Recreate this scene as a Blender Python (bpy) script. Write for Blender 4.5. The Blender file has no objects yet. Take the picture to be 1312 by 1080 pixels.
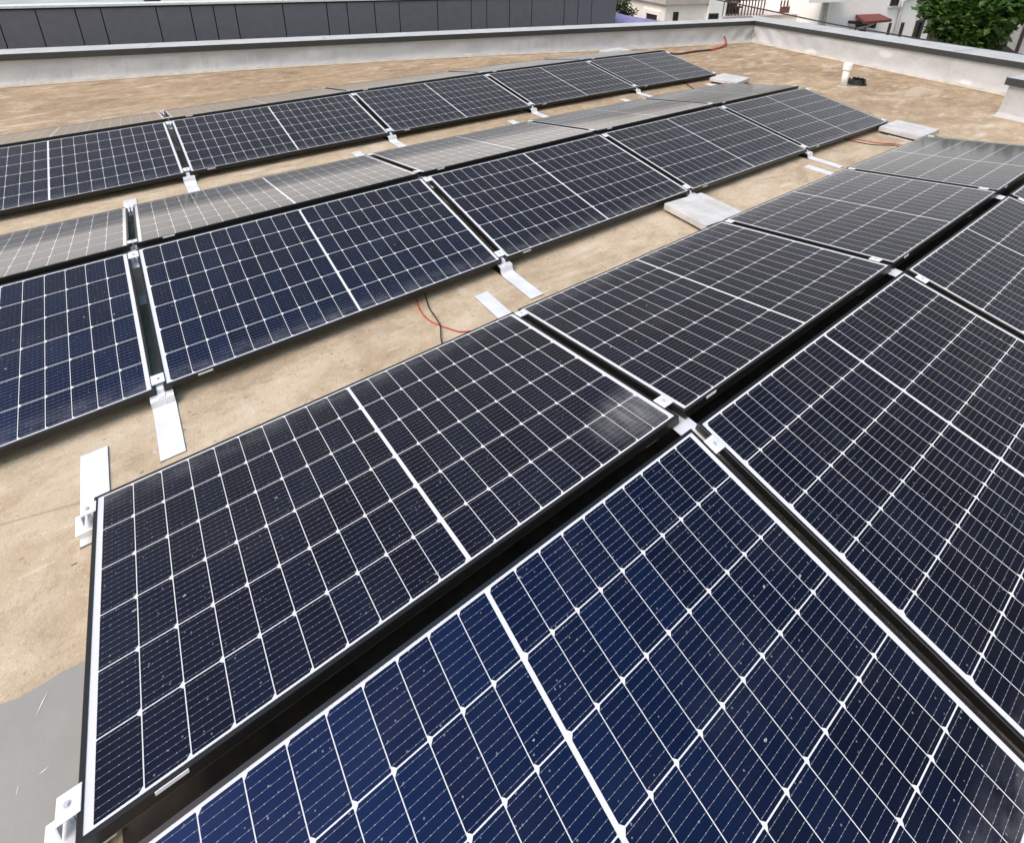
import bpy, bmesh, math, random
import numpy as np
from mathutils import Matrix, Vector
random.seed(7)
S = bpy.context.scene
COL = S.collection

# ------------------------------------------------------------------ camera
F_PX, CAM = 698.694, np.array([0.38905, -0.81013, 1.83319])
EUL = (1.16718928, -0.01295085, -0.62646808)
PPX, PPY = 657.654, 224.230            # where the lens axis meets the 1312 x 1080 picture
cd = bpy.data.cameras.new('camera'); cam = bpy.data.objects.new('camera', cd); COL.objects.link(cam)
cam.location = CAM; cam.rotation_euler = EUL
cd.sensor_fit = 'HORIZONTAL'; cd.sensor_width = 36.0; cd.lens = 36.0 * F_PX / 1312.0
cd.shift_x = (656 - PPX) / 1312.0; cd.shift_y = (PPY - 540) / 1312.0
cd.clip_start = 0.05; cd.clip_end = 2000
S.camera = cam

# ------------------------------------------------------------------ sky, sun, exposure
HAZE_LO, HAZE_HI = 6.0, 9.0
GLOW_AZ = math.radians(-32)                            # bright low cloud away to the left
SUN_EL, SUN_AZ = math.radians(55), math.radians(-90)   # azimuth from +Y towards +X   # azimuth from +Y towards +X
wd = bpy.data.worlds.new('World'); S.world = wd; wd.use_nodes = True
nt = wd.node_tree; nt.nodes.clear()
sky = nt.nodes.new('ShaderNodeTexSky'); sky.sky_type = 'NISHITA'; sky.sun_disc = False
sky.sun_elevation = SUN_EL; sky.sun_rotation = SUN_AZ
sky.air_density = 1.2; sky.dust_density = 4.0; sky.ozone_density = 1.0
hs = nt.nodes.new('ShaderNodeHueSaturation'); hs.inputs['Hue'].default_value = .465; zs_ = nt.nodes.new('ShaderNodeSeparateXYZ'); sr = nt.nodes.new('ShaderNodeMapRange'); sr.interpolation_type = 'SMOOTHSTEP'   # thinner, bluer cloud overhead
sr.inputs[1].default_value = .55; sr.inputs[2].default_value = .95; sr.inputs[3].default_value = .15; sr.inputs[4].default_value = 2.0
vz = nt.nodes.new('ShaderNodeMapRange'); vz.interpolation_type = 'SMOOTHSTEP'; vz.inputs[1].default_value = .6; vz.inputs[2].default_value = 1.0; vz.inputs[3].default_value = .68; vz.inputs[4].default_value = 1.9
bg = nt.nodes.new('ShaderNodeBackground'); bg.inputs['Strength'].default_value = 0.12
tc = nt.nodes.new('ShaderNodeTexCoord'); nz = nt.nodes.new('ShaderNodeTexNoise')
nz.inputs['Scale'].default_value = 2.2; nz.inputs['Detail'].default_value = 5
mr = nt.nodes.new('ShaderNodeMapRange')
mr.inputs[1].default_value = .3; mr.inputs[2].default_value = .7; mr.inputs[3].default_value = .8; mr.inputs[4].default_value = 1.2
mx = nt.nodes.new('ShaderNodeVectorMath'); mx.operation = 'SCALE'
wo = nt.nodes.new('ShaderNodeOutputWorld')
lk = nt.links.new
lk(tc.outputs['Generated'], nz.inputs['Vector']); lk(nz.outputs['Fac'], mr.inputs[0])
lk(tc.outputs['Generated'], zs_.inputs[0]); lk(zs_.outputs[2], sr.inputs[0]); lk(sr.outputs[0], hs.inputs['Saturation']); lk(zs_.outputs[2], vz.inputs[0]); lk(vz.outputs[0], hs.inputs['Value']); lk(sky.outputs['Color'], hs.inputs['Color']); lk(hs.outputs['Color'], mx.inputs[0]); lk(mr.outputs[0], mx.inputs['Scale'])
# bright whitish haze low over the horizon, warmest below the veiled sun
sx = nt.nodes.new('ShaderNodeSeparateXYZ'); lk(tc.outputs['Generated'], sx.inputs[0])
hz = nt.nodes.new('ShaderNodeMapRange'); hz.interpolation_type = 'SMOOTHSTEP'
lk(sx.outputs[2], hz.inputs[0]); hz.inputs[1].default_value = .27; hz.inputs[2].default_value = .02; hz.inputs[3].default_value = 0.0; hz.inputs[4].default_value = 1.0
dt = nt.nodes.new('ShaderNodeVectorMath'); dt.operation = 'DOT_PRODUCT'; lk(tc.outputs['Generated'], dt.inputs[0]); dt.inputs[1].default_value = (math.sin(GLOW_AZ), math.cos(GLOW_AZ), 0)
az = nt.nodes.new('ShaderNodeMapRange'); lk(dt.outputs['Value'], az.inputs[0])
az.inputs[1].default_value = -.6; az.inputs[2].default_value = 1.0; az.inputs[3].default_value = HAZE_LO; az.inputs[4].default_value = HAZE_HI
hm = nt.nodes.new('ShaderNodeMath'); hm.operation = 'MULTIPLY'; lk(hz.outputs[0], hm.inputs[0]); lk(az.outputs[0], hm.inputs[1])
hc = nt.nodes.new('ShaderNodeVectorMath'); hc.operation = 'SCALE'; hc.inputs[0].default_value = (1.0, .94, .86); lk(hm.outputs[0], hc.inputs['Scale'])
ad = nt.nodes.new('ShaderNodeVectorMath'); ad.operation = 'ADD'; lk(mx.outputs[0], ad.inputs[0]); lk(hc.outputs[0], ad.inputs[1])
lk(ad.outputs[0], bg.inputs['Color']); lk(bg.outputs[0], wo.inputs['Surface'])
sd = bpy.data.lights.new('sun', 'SUN'); sun = bpy.data.objects.new('sun', sd); COL.objects.link(sun)
sd.energy = 0.9; sd.angle = math.radians(30); sd.color = (1.0, 0.965, 0.89)
sv = Vector((math.sin(SUN_AZ) * math.cos(SUN_EL), math.cos(SUN_AZ) * math.cos(SUN_EL), math.sin(SUN_EL)))
sun.rotation_euler = sv.to_track_quat('Z', 'Y').to_euler(); sun.location = (0, 0, 20)
S.view_settings.view_transform = 'Standard'; S.view_settings.look = 'None'
S.view_settings.exposure = 0.72; S.view_settings.gamma = 1.0
S.cycles.max_bounces = 6; S.cycles.diffuse_bounces = 3; S.cycles.glossy_bounces = 4; S.cycles.transparent_max_bounces = 6

# ------------------------------------------------------------------ geometry helpers
def rotm(rx, ry, rz):
    cx, sx, cy, sy, cz, sz = math.cos(rx), math.sin(rx), math.cos(ry), math.sin(ry), math.cos(rz), math.sin(rz)
    return (np.array([[cz, -sz, 0], [sz, cz, 0], [0, 0, 1]]) @ np.array([[cy, 0, sy], [0, 1, 0], [-sy, 0, cy]])
            @ np.array([[1, 0, 0], [0, cx, -sx], [0, sx, cx]]))
MC = rotm(*EUL)
def ray(x, y):                       # direction through a photo pixel, used to survey the place
    return MC @ np.array([(x - PPX) / F_PX, -(y - PPY) / F_PX, -1.0])
KB = (-2.52635699e-03, 1.84044160e-03, -2.38263246e-05)
def fall(x, y):                      # the roof is not quite flat: gentle fall to the drains
    x = min(max(x, -2), 8); y = min(max(y, -1.2), 6.3)
    return KB[0] * (x - 2) ** 2 + KB[1] * (x - 2) * (y - 2) + KB[2] * (y - 2) ** 2
ROOF = -0.010
def roofz(x, y): return ROOF + fall(x, y)
def on_z(x, y, z):
    d = ray(x, y); return CAM + (z - CAM[2]) / d[2] * d
def on_roof(x, y, h=0.0):
    z = ROOF + h
    for _ in range(40):
        X = on_z(x, y, z); z = .5 * z + .5 * (ROOF + h + fall(X[0], X[1]))
    return X
def on_plane(x, y, P, n):
    d = ray(x, y); n = np.array(n); return CAM + ((np.array(P) - CAM) @ n) / (d @ n) * d

def link(name, bm, mat, parent=None, smooth=False, mats=None):
    me = bpy.data.meshes.new(name); bmesh.ops.recalc_face_normals(bm, faces=bm.faces[:]); bm.to_mesh(me); bm.free()
    for m in (mats or [mat]): me.materials.append(m)
    if smooth:
        for p in me.polygons: p.use_smooth = True
    o = bpy.data.objects.new(name, me); COL.objects.link(o)
    if parent: o.parent = parent
    return o
def tag(o, label=None, cat=None, group=None, kind=None):
    if label: o['label'] = label
    if cat: o['category'] = cat
    if group: o['group'] = group
    if kind: o['kind'] = kind
    return o
def empty(name, label, cat, group=None, mw=None, loc=(0, 0, 0)):
    o = bpy.data.objects.new(name, None); COL.objects.link(o); o.empty_display_size = .05
    if mw is not None: o.matrix_world = mw
    else: o.location = loc
    return tag(o, label, cat, group)
def box(bm, x0, x1, y0, y1, z0, z1, bev=0.0, M=None, mi=0):
    vs = [bm.verts.new(c) for c in ((x0, y0, z0), (x1, y0, z0), (x1, y1, z0), (x0, y1, z0), (x0, y0, z1), (x1, y0, z1), (x1, y1, z1), (x0, y1, z1))]
    fs = [bm.faces.new([vs[i] for i in f]) for f in ((0, 3, 2, 1), (4, 5, 6, 7), (0, 1, 5, 4), (1, 2, 6, 5), (2, 3, 7, 6), (3, 0, 4, 7))]
    for f in fs: f.material_index = mi
    if bev > 0:
        es = list({e for f in fs for e in f.edges})
        r = bmesh.ops.bevel(bm, geom=es, offset=bev, segments=2, affect='EDGES', profile=.5)
        vs = list({v for f in r['faces'] for v in f.verts} | {v for v in vs if v.is_valid})
        for f in r['faces']: f.material_index = mi
    if M is not None: bmesh.ops.transform(bm, matrix=M, verts=[v for v in vs if v.is_valid])
    return vs
def cyl(bm, p0, p1, r0, r1=None, n=16, caps=True):
    r1 = r0 if r1 is None else r1
    p0, p1 = Vector(p0), Vector(p1); q = (p1 - p0).to_track_quat('Z', 'Y')
    A = [bm.verts.new(p0 + q @ Vector((r0 * math.cos(2 * math.pi * i / n), r0 * math.sin(2 * math.pi * i / n), 0))) for i in range(n)]
    B = [bm.verts.new(p1 + q @ Vector((r1 * math.cos(2 * math.pi * i / n), r1 * math.sin(2 * math.pi * i / n), 0))) for i in range(n)]
    for i in range(n): bm.faces.new((A[i], A[(i + 1) % n], B[(i + 1) % n], B[i]))
    if caps: bm.faces.new(A[::-1]); bm.faces.new(B)
def tube(bm, pts, r, n=8, ripple=0.0):
    pts = [Vector(p) for p in pts]
    rings = []
    for i, p in enumerate(pts):
        t = (pts[min(i + 1, len(pts) - 1)] - pts[max(i - 1, 0)]).normalized()
        a = t.cross(Vector((0.13, .2, 1))).normalized(); b = t.cross(a)
        rr = r * (1 + (ripple if i % 2 else -ripple))
        rings.append([bm.verts.new(p + rr * (a * math.cos(2 * math.pi * k / n) + b * math.sin(2 * math.pi * k / n))) for k in range(n)])
    for A, B in zip(rings, rings[1:]):
        for k in range(n): bm.faces.new((A[k], A[(k + 1) % n], B[(k + 1) % n], B[k]))
    bm.faces.new(rings[0][::-1]); bm.faces.new(rings[-1])
def spline(ctrl, n=12):
    c = [Vector(p) for p in ctrl]; c = [2 * c[0] - c[1]] + c + [2 * c[-1] - c[-2]]; out = []
    for i in range(1, len(c) - 2):
        for k in range(n):
            t = k / n; a, b, d, e = c[i - 1], c[i], c[i + 1], c[i + 2]
            out.append(.5 * ((2 * b) + (d - a) * t + (2 * a - 5 * b + 4 * d - e) * t * t + (3 * b - a - 3 * d + e) * t ** 3))
    out.append(c[-2]); return out
def sheet_profile(bm, prof, x0, x1, th):
    """bent sheet metal: prof = [(y,z)...] centre line, extruded x0..x1, thickness th"""
    n = len(prof); up, lo = [], []
    for i, (y, z) in enumerate(prof):
        a = Vector(prof[max(i - 1, 0)]); b = Vector(prof[min(i + 1, n - 1)]); t = (b - a).normalized(); nn = Vector((-t.y, t.x))
        up.append((y + nn.x * th / 2, z + nn.y * th / 2)); lo.append((y - nn.x * th / 2, z - nn.y * th / 2))
    ring = up + lo[::-1]
    A = [bm.verts.new((x0, y, z)) for y, z in ring]; B = [bm.verts.new((x1, y, z)) for y, z in ring]
    m = len(ring)
    for i in range(m): bm.faces.new((A[i], A[(i + 1) % m], B[(i + 1) % m], B[i]))
    for i in range(n - 1):
        bm.faces.new((A[i], A[i + 1], A[m - 2 - i], A[m - 1 - i])); bm.faces.new((B[i + 1], B[i], B[m - 1 - i], B[m - 2 - i]))

# ------------------------------------------------------------------ material helpers
class N:
    """small expression builder on shader math nodes"""
    def __init__(s, nt, sock): s.nt, s.s = nt, sock
    def _m(s, op, *a, clamp=False):
        n = s.nt.nodes.new('ShaderNodeMath'); n.operation = op; n.use_clamp = clamp
        for i, v in enumerate(a):
            if isinstance(v, N): s.nt.links.new(v.s, n.inputs[i])
            else: n.inputs[i].default_value = v
        return N(s.nt, n.outputs[0])
    def __add__(s, o): return s._m('ADD', s, o)
    def __sub__(s, o): return s._m('SUBTRACT', s, o)
    def __mul__(s, o): return s._m('MULTIPLY', s, o)
    def __truediv__(s, o): return s._m('DIVIDE', s, o)
    def rsub(s, o): return s._m('SUBTRACT', o, s)
    def abs(s): return s._m('ABSOLUTE', s)
    def floor(s): return s._m('FLOOR', s)
    def fract(s): return s._m('FRACT', s)
    def min(s, o): return s._m('MINIMUM', s, o)
    def max(s, o): return s._m('MAXIMUM', s, o)
    def gt(s, o): return s._m('GREATER_THAN', s, o)
    def lt(s, o): return s._m('LESS_THAN', s, o)
    def pow(s, o): return s._m('POWER', s, o)
    def smooth(s, a, b):
        n = s.nt.nodes.new('ShaderNodeMapRange'); n.interpolation_type = 'SMOOTHSTEP'
        s.nt.links.new(s.s, n.inputs[0]); n.inputs[1].default_value = a; n.inputs[2].default_value = b
        return N(s.nt, n.outputs[0])
def new_mat(name):
    m = bpy.data.materials.new(name); m.use_nodes = True; nt = m.node_tree; nt.nodes.clear()
    out = nt.nodes.new('ShaderNodeOutputMaterial'); b = nt.nodes.new('ShaderNodeBsdfPrincipled')
    nt.links.new(b.outputs[0], out.inputs[0]); return m, nt, b
def setv(nt, sock, v):
    if isinstance(v, N): nt.links.new(v.s, sock)
    elif hasattr(v, 'is_output'): nt.links.new(v, sock)
    elif isinstance(v, (tuple, list)) and len(v) == 3: sock.default_value = (*v, 1)
    else: sock.default_value = v
def mixc(nt, f, a, b):
    n = nt.nodes.new('ShaderNodeMix'); n.data_type = 'RGBA'
    setv(nt, n.inputs[0], f); setv(nt, n.inputs[6], a); setv(nt, n.inputs[7], b); return n.outputs[2]
def noise(nt, vec, scale, detail=4, rough=.55, dist=0.0):
    n = nt.nodes.new('ShaderNodeTexNoise'); n.inputs['Scale'].default_value = scale; n.inputs['Detail'].default_value = detail
    n.inputs['Roughness'].default_value = rough; n.inputs['Distortion'].default_value = dist
    if vec is not None: nt.links.new(vec, n.inputs['Vector'])
    return N(nt, n.outputs[0])
def coords(nt, kind='Object', scale=None, rot=None):
    t = nt.nodes.new('ShaderNodeTexCoord'); s = t.outputs[kind]
    if scale or rot:
        m = nt.nodes.new('ShaderNodeMapping'); nt.links.new(s, m.inputs[0])
        if scale: m.inputs['Scale'].default_value = scale
        if rot: m.inputs['Rotation'].default_value = rot
        s = m.outputs[0]
    return s
def bump(nt, b, h, dist, strength=1.0):
    n = nt.nodes.new('ShaderNodeBump'); n.inputs['Distance'].default_value = dist; n.inputs['Strength'].default_value = strength
    setv(nt, n.inputs['Height'], h); nt.links.new(n.outputs[0], b.inputs['Normal'])
def plain(name, col, rough=.6, metal=0.0, var=.08, vscale=12, bumpd=0.0, spec=.5):
    m, nt, b = new_mat(name); v = coords(nt)
    f = noise(nt, v, vscale, 5)
    lo = tuple(c * (1 - var) for c in col); hi = tuple(min(1, c * (1 + var)) for c in col)
    setv(nt, b.inputs['Base Color'], mixc(nt, f.smooth(.3, .7), lo, hi))
    b.inputs['Roughness'].default_value = rough; b.inputs['Metallic'].default_value = metal
    b.inputs['Specular IOR Level'].default_value = spec
    if bumpd: bump(nt, b, noise(nt, v, vscale * 6, 3), bumpd)
    return m

PL, PW, LIP = 1.755, 1.038, 0.011
PU, PV, C0U, C0V = 0.0846, 0.1675, 0.005, 0.0165
FILM_NM = 76.0
def cell_material(name, smear=False):
    m, nt, b = new_mat(name)
    t = nt.nodes.new('ShaderNodeTexCoord'); sp = nt.nodes.new('ShaderNodeSeparateXYZ'); nt.links.new(t.outputs['Object'], sp.inputs[0])
    x, y = N(nt, sp.outputs[0]), N(nt, sp.outputs[1])
    xs = x - PL / 2; right = xs.gt(0.0)
    uc = xs.abs() - C0U; ci = (uc / PU).floor(); fu = uc - ci * PU
    vc = y - C0V; cj = (vc / PV).floor(); fv = vc - cj * PV
    ok = uc.gt(0.0) * uc.lt(10 * PU) * vc.gt(0.0) * vc.lt(6 * PV)
    fl = right * fu + right.rsub(1.0) * fu.rsub(PU)          # distance from the cell's own left edge
    gu, gv = .0011, .0015
    dl = fl - gu; dr = fl.rsub(PU) - gu; dv = fv.min(fv.rsub(PV)) - gv
    inside = dl.gt(0.0) * dr.gt(0.0) * dv.gt(0.0) * (dl + dv).gt(.0085) * (dr + dv).gt(.0018) * ok
    bb = ((fv / (PV / 9)).fract() - .5).abs() * (PV / 9)
    bus = bb.lt(.00034)
    pad = bb.lt(.0007) * (((fl / (PU / 5)).fract() - .5).abs() * (PU / 5)).lt(.0011)
    silver = (bus * .36).max(pad * .55) * inside
    # cell-to-cell and panel-to-panel tone
    wn = nt.nodes.new('ShaderNodeTexWhiteNoise'); wn.noise_dimensions = '3D'
    cb = nt.nodes.new('ShaderNodeCombineXYZ'); oi = nt.nodes.new('ShaderNodeObjectInfo')
    nt.links.new((ci + right * 20.0).s, cb.inputs[0]); nt.links.new(cj.s, cb.inputs[1]); nt.links.new((N(nt, oi.outputs['Random']) * 37.0).s, cb.inputs[2])
    nt.links.new(cb.outputs[0], wn.inputs['Vector'])
    tone = N(nt, wn.outputs['Value']); prand = N(nt, oi.outputs['Random'])
    grain = noise(nt, t.outputs['Object'], 260, 2, .7)
    tone = tone * .45 + prand * .25 + grain * .3
    blue = mixc(nt, tone, (.0022, .0021, .0024), (.0045, .0042, .0046))
    # dust: fine specks, a faint film and a few droppings
    vo = nt.nodes.new('ShaderNodeTexVoronoi'); vo.inputs['Scale'].default_value = 75; vo.inputs['Randomness'].default_value = 1
    nt.links.new(t.outputs['Object'], vo.inputs['Vector'])
    sepc = nt.nodes.new('ShaderNodeSeparateColor'); nt.links.new(vo.outputs['Color'], sepc.inputs[0])
    speck = N(nt, vo.outputs['Distance']).lt(.16) * N(nt, sepc.outputs[0]).gt(.86)
    v2 = nt.nodes.new('ShaderNodeTexVoronoi'); v2.inputs['Scale'].default_value = 9; nt.links.new(coords(nt, 'Object', (1, 2.0, 1), (0, 0, .6)), v2.inputs['Vector'])
    sep2 = nt.nodes.new('ShaderNodeSeparateColor'); nt.links.new(v2.outputs['Color'], sep2.inputs[0])
    jag = noise(nt, t.outputs['Object'], 150, 3)
    splat = (N(nt, v2.outputs['Distance']) + jag * .12).lt(.105) * N(nt, sep2.outputs[1]).gt(.62)
    film = noise(nt, t.outputs['Object'], 5, 6, .65).smooth(.35, .8) * .010 + .001
    edge = y.smooth(.13, .008) * noise(nt, coords(nt, 'Object', (7, 16, 1)), 1.0, 5, .65).smooth(.32, .75) * .20      # washed down and dried along the low edge
    drift = noise(nt, coords(nt, 'Object', (1.6, 3.2, 1), (0, 0, .5)), 1.3, 7, .7, .8).smooth(.5, .8) * .016
    dust = (speck * .30).max(splat * .6).max(film + edge + drift)
    if smear:
        dd = (x - .04) * (x - .04) * 9.0 + (y - (PW - .12)) * (y - (PW - .12)) * 34.0
        near = dd._m('SQRT', dd).smooth(1.0, .15)
        streak = noise(nt, coords(nt, 'Object', (26, 5, 1), (0, 0, .6)), 1.0, 6, .7).smooth(.25, .8)
        dust = dust.max(near * (streak * .34 + .10))
    col = mixc(nt, inside, (.62, .635, .64), blue)
    col = mixc(nt, silver, col, (.62, .64, .68))
    col = mixc(nt, dust, col, (.58, .585, .59))
    setv(nt, b.inputs['Base Color'], col)
    # silicon under its thin anti-reflection nitride film: blue straight on, near black at a slant
    bare = inside * silver.rsub(1.0) * dust.rsub(1.0)
    f = nt.nodes.new('ShaderNodeBsdfPrincipled'); setv(nt, f.inputs['Base Color'], (.002, .002, .003)); f.inputs['Roughness'].default_value = .3
    f.inputs['IOR'].default_value = 3.8; f.inputs['Thin Film IOR'].default_value = 2.0
    setv(nt, f.inputs['Thin Film Thickness'], tone * 8.0 + FILM_NM)
    f.inputs['Coat Weight'].default_value = 1.0; f.inputs['Coat IOR'].default_value = 1.2; f.inputs['Coat Roughness'].default_value = .06
    ms = nt.nodes.new('ShaderNodeMixShader'); setv(nt, ms.inputs[0], bare * (tone * .15 + .175))
    out = [n for n in nt.nodes if n.type == 'OUTPUT_MATERIAL'][0]
    nt.links.new(b.outputs[0], ms.inputs[1]); nt.links.new(f.outputs[0], ms.inputs[2]); nt.links.new(ms.outputs[0], out.inputs[0])
    b.inputs['Sheen Weight'].default_value = .56; b.inputs['Sheen Roughness'].default_value = .24; b.inputs['Sheen Tint'].default_value = (.9, .9, .88, 1)
    b.inputs['Roughness'].default_value = .5; b.inputs['Specular IOR Level'].default_value = .05
    b.inputs['Coat Weight'].default_value = 1.0; b.inputs['Coat IOR'].default_value = 1.2; b.inputs['Coat Roughness'].default_value = .085
    return m

M_CELL = cell_material('monocrystalline_cells'); M_CELL_SMEAR = cell_material('monocrystalline_cells_scuffed', True)
M_FRAME = plain('black_anodised_frame', (.009, .009, .010), .36, 0, .1, 30, 0, .45)
M_ALU = plain('brushed_aluminium', (.82, .83, .84), .40, .30, .09, 9)
M_BOLT = plain('steel_bolt', (.62, .62, .63), .4, .6, .1, 60)
M_LABEL = plain('white_sticker', (.8, .8, .8), .5, 0, .03, 20)
M_RUBBER = plain('black_rubber', (.015, .015, .015), .7)

def roof_material():
    m, nt, b = new_mat('sun_baked_dusty_membrane'); v = coords(nt)
    vs = coords(nt, 'Object', (1, 1.8, 1), (0, 0, .25))
    big = noise(nt, v, .8, 6, .6, .6); mid = noise(nt, vs, 3.2, 8, .65, .5); fine = noise(nt, v, 30, 5, .7); mott = noise(nt, v, 10, 6, .7, .3)
    sx_ = nt.nodes.new('ShaderNodeSeparateXYZ'); nt.links.new(v, sx_.inputs[0])
    far = (N(nt, sx_.outputs[0]) * .55 + N(nt, sx_.outputs[1]) + big * 4.0).smooth(5.0, 10.0)      # silt left where water ponds by the parapets
    pond = noise(nt, coords(nt, 'Object', (.7, 1.5, 1), (0, 0, -.2)), 1.5, 9, .68, .8)
    lo_ = mixc(nt, far, (.39, .305, .198), (.225, .155, .088)); hi_ = mixc(nt, far, (.57, .48, .35), (.43, .32, .20))
    c = mixc(nt, (big * .4 + mid * .6).smooth(.32, .68), lo_, hi_)
    c = mixc(nt, pond.smooth(.55, .63) * pond.smooth(.75, .64) * .38, c, (.24, .185, .125))        # tide marks of dried puddles
    c = mixc(nt, pond.smooth(.47, .36) * .40, c, (.62, .545, .43))
    c = mixc(nt, mott.smooth(.50, .74) * .38, c, (.64, .575, .475))
    c = mixc(nt, mott.smooth(.50, .26) * .32, c, (.24, .19, .13))
    c = mixc(nt, fine.smooth(.56, .74) * .42, c, (.19, .15, .105))
    grit = noise(nt, v, 110, 3, .8); c = mixc(nt, grit.smooth(.55, .72) * .36, c, (.22, .17, .12)); c = mixc(nt, grit.smooth(.45, .27) * .5, c, (.70, .63, .52))
    c = mixc(nt, fine.smooth(.42, .24) * .4, c, (.70, .63, .52))
    # scattered dark pits, pale scuffs and drag marks
    vo = nt.nodes.new('ShaderNodeTexVoronoi'); vo.inputs['Scale'].default_value = 15; nt.links.new(coords(nt, 'Object', (1, 2.4, 1), (0, 0, -.5)), vo.inputs['Vector'])
    sc = nt.nodes.new('ShaderNodeSeparateColor'); nt.links.new(vo.outputs['Color'], sc.inputs[0])
    pit = (N(nt, vo.outputs['Distance']) + fine * .25).smooth(.27, .2) * N(nt, sc.outputs[0]).gt(.60)
    c = mixc(nt, pit * .75, c, (.10, .078, .058))
    for k_, (scl, rz, st_, thr) in enumerate(((2.2, .5, 3.2, .62), (1.1, -.35, 4.5, .5), (4.5, 1.1, 6.0, .74))):
        v3 = nt.nodes.new('ShaderNodeTexVoronoi'); v3.inputs['Scale'].default_value = scl; nt.links.new(coords(nt, 'Object', (1, st_, 1), (0, 0, rz)), v3.inputs['Vector'])
        s3 = nt.nodes.new('ShaderNodeSeparateColor'); nt.links.new(v3.outputs['Color'], s3.inputs[0])
        scuff = (N(nt, v3.outputs['Distance']) + mott * .5).smooth(.52, .34) * N(nt, s3.outputs[1]).gt(thr)
        c = mixc(nt, scuff * (fine * .5 + .10), c, (.72, .655, .545))
    # faint laps of the roofing sheets
    lap = ((N(nt, sx_.outputs[1]) + N(nt, sx_.outputs[0]) * .27 + .42) / 1.55).fract()
    lap = lap.lt(.006)
    c = mixc(nt, lap * .35, c, (.18, .14, .10))
    setv(nt, b.inputs['Base Color'], c); b.inputs['Roughness'].default_value = .85; b.inputs['Specular IOR Level'].default_value = .12
    bump(nt, b, mott * .8 + fine * .5 + grit * .25 + mid * 1.2, .008, .8)
    return m
M_ROOF = roof_material()
def membrane(name, lo, hi, stain):
    m, nt, b = new_mat(name); v = coords(nt, 'Generated'); o = coords(nt)
    a = noise(nt, o, 1.3, 6, .6); f = noise(nt, o, 22, 4); st = noise(nt, coords(nt, 'Object', (6, 6, .9)), 1.0, 5, .6)
    c = mixc(nt, a.smooth(.3, .7), lo, hi)
    c = mixc(nt, st.smooth(.55, .8) * .35, c, stain)
    c = mixc(nt, f.smooth(.6, .8) * .18, c, stain)
    vo = nt.nodes.new('ShaderNodeTexVoronoi'); vo.inputs['Scale'].default_value = 1.5; nt.links.new(coords(nt, 'Object', (1, 1, 2.0)), vo.inputs['Vector'])
    sc = nt.nodes.new('ShaderNodeSeparateColor'); nt.links.new(vo.outputs['Color'], sc.inputs[0])
    patch = (N(nt, vo.outputs['Distance']) + a * .4).smooth(.42, .32) * N(nt, sc.outputs[0]).gt(.28)
    c = mixc(nt, patch * .5, c, (.64, .655, .66))
    setv(nt, b.inputs['Base Color'], c); b.inputs['Roughness'].default_value = .5
    bump(nt, b, a * 1.0 + st * .5 + f * .08, .05, .8)
    return m
M_MEMB = membrane('grey_membrane_upstand', (.375, .39, .395), (.465, .48, .485), (.26, .27, .272))
M_GREY = plain('clean_grey_membrane', (.27, .27, .245), .55, 0, .07, 3, .0015)
M_BEAD = plain('dusty_weld_strip', (.43, .40, .33), .7, 0, .15, 8)
M_COPE = plain('grey_coping_metal', (.43, .45, .445), .6, 0, .08, 4, 0, .25)
M_COPEJ = plain('coping_joint_cover', (.36, .375, .37), .6, 0, .08, 4, 0, .25)
M_FASCIA = plain('dark_grey_coping_fascia', (.032, .035, .035), .5, 0, .12, 5)
M_CONC = plain('concrete_paver', (.50, .50, .48), .85, 0, .12, 9, .002)
M_CLAD = plain('anthracite_cladding', (.115, .118, .136), .5, 0, .05, 6)
M_JOINT = plain('dark_joint', (.006, .006, .007), .8)
M_WHITECOPE = plain('white_coping', (.62, .65, .64), .5)
M_ROOFGREY = plain('pale_grey_green_roof', (.36, .40, .39), .7, 0, .18, .8)
M_PLASTER = plain('white_plaster', (.90, .91, .88), .85, 0, .05, 1.2)
M_CREAM = plain('cream_plaster', (.88, .84, .74), .85, 0, .05, 1.0)
M_YELLOW = plain('pale_yellow_plaster', (.74, .66, .48), .85, 0, .06, 1.0)
M_LILAC = plain('lilac_fabric', (.40, .39, .66), .8, 0, .12, 3)
M_PINKSLAB = plain('pinkish_terrace_slab', (.50, .45, .42), .85, 0, .08, 3)
M_GLASS = plain('dark_window_glass', (.015, .016, .02), .12, 0, .1, 2)
M_WFRAME = plain('dark_window_frame', (.03, .025, .025), .5)
M_SHUT = plain('brown_shutter', (.035, .018, .016), .6, 0, .1, 10)
M_REDROOF = plain('red_metal_tiles', (.15, .026, .02), .55, 0, .15, 14)
M_BROWN = plain('brown_timber', (.09, .045, .03), .7, 0, .2, 12)
M_REDBROWN = plain('red_brown_boards', (.11, .045, .035), .7, 0, .25, 14)
M_PIPE = plain('grey_downpipe', (.42, .42, .41), .5)
M_DARK = plain('black_plastic', (.012, .012, .012), .45)
M_PVC = plain('white_pvc', (.82, .83, .83), .35, 0, .03, 6)
M_RED = plain('red_cable', (.50, .035, .03), .45, 0, .1, 20)
M_CONDUIT = plain('red_conduit', (.42, .07, .05), .5, 0, .1, 20)
M_BLACKC = plain('black_cable', (.012, .012, .012), .45)
M_RUST = plain('dark_brown_cable', (.045, .02, .018), .5)
M_GROUND = plain('asphalt_and_earth', (.12, .115, .10), .9, 0, .25, .4)
M_FENCE = plain('pale_fence_board', (.52, .51, .49), .8, 0, .06, 4)

# ------------------------------------------------------------------ setting: ground, our roof, parapets
bm = bmesh.new(); G = 900
vs = [bm.verts.new(p) for p in ((-G, -G, -4.2), (G, -G, -4.2), (G, G, -4.2), (-G, G, -4.2))]; bm.faces.new(vs)
tag(link('ground', bm, M_GROUND), kind='structure')

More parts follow.
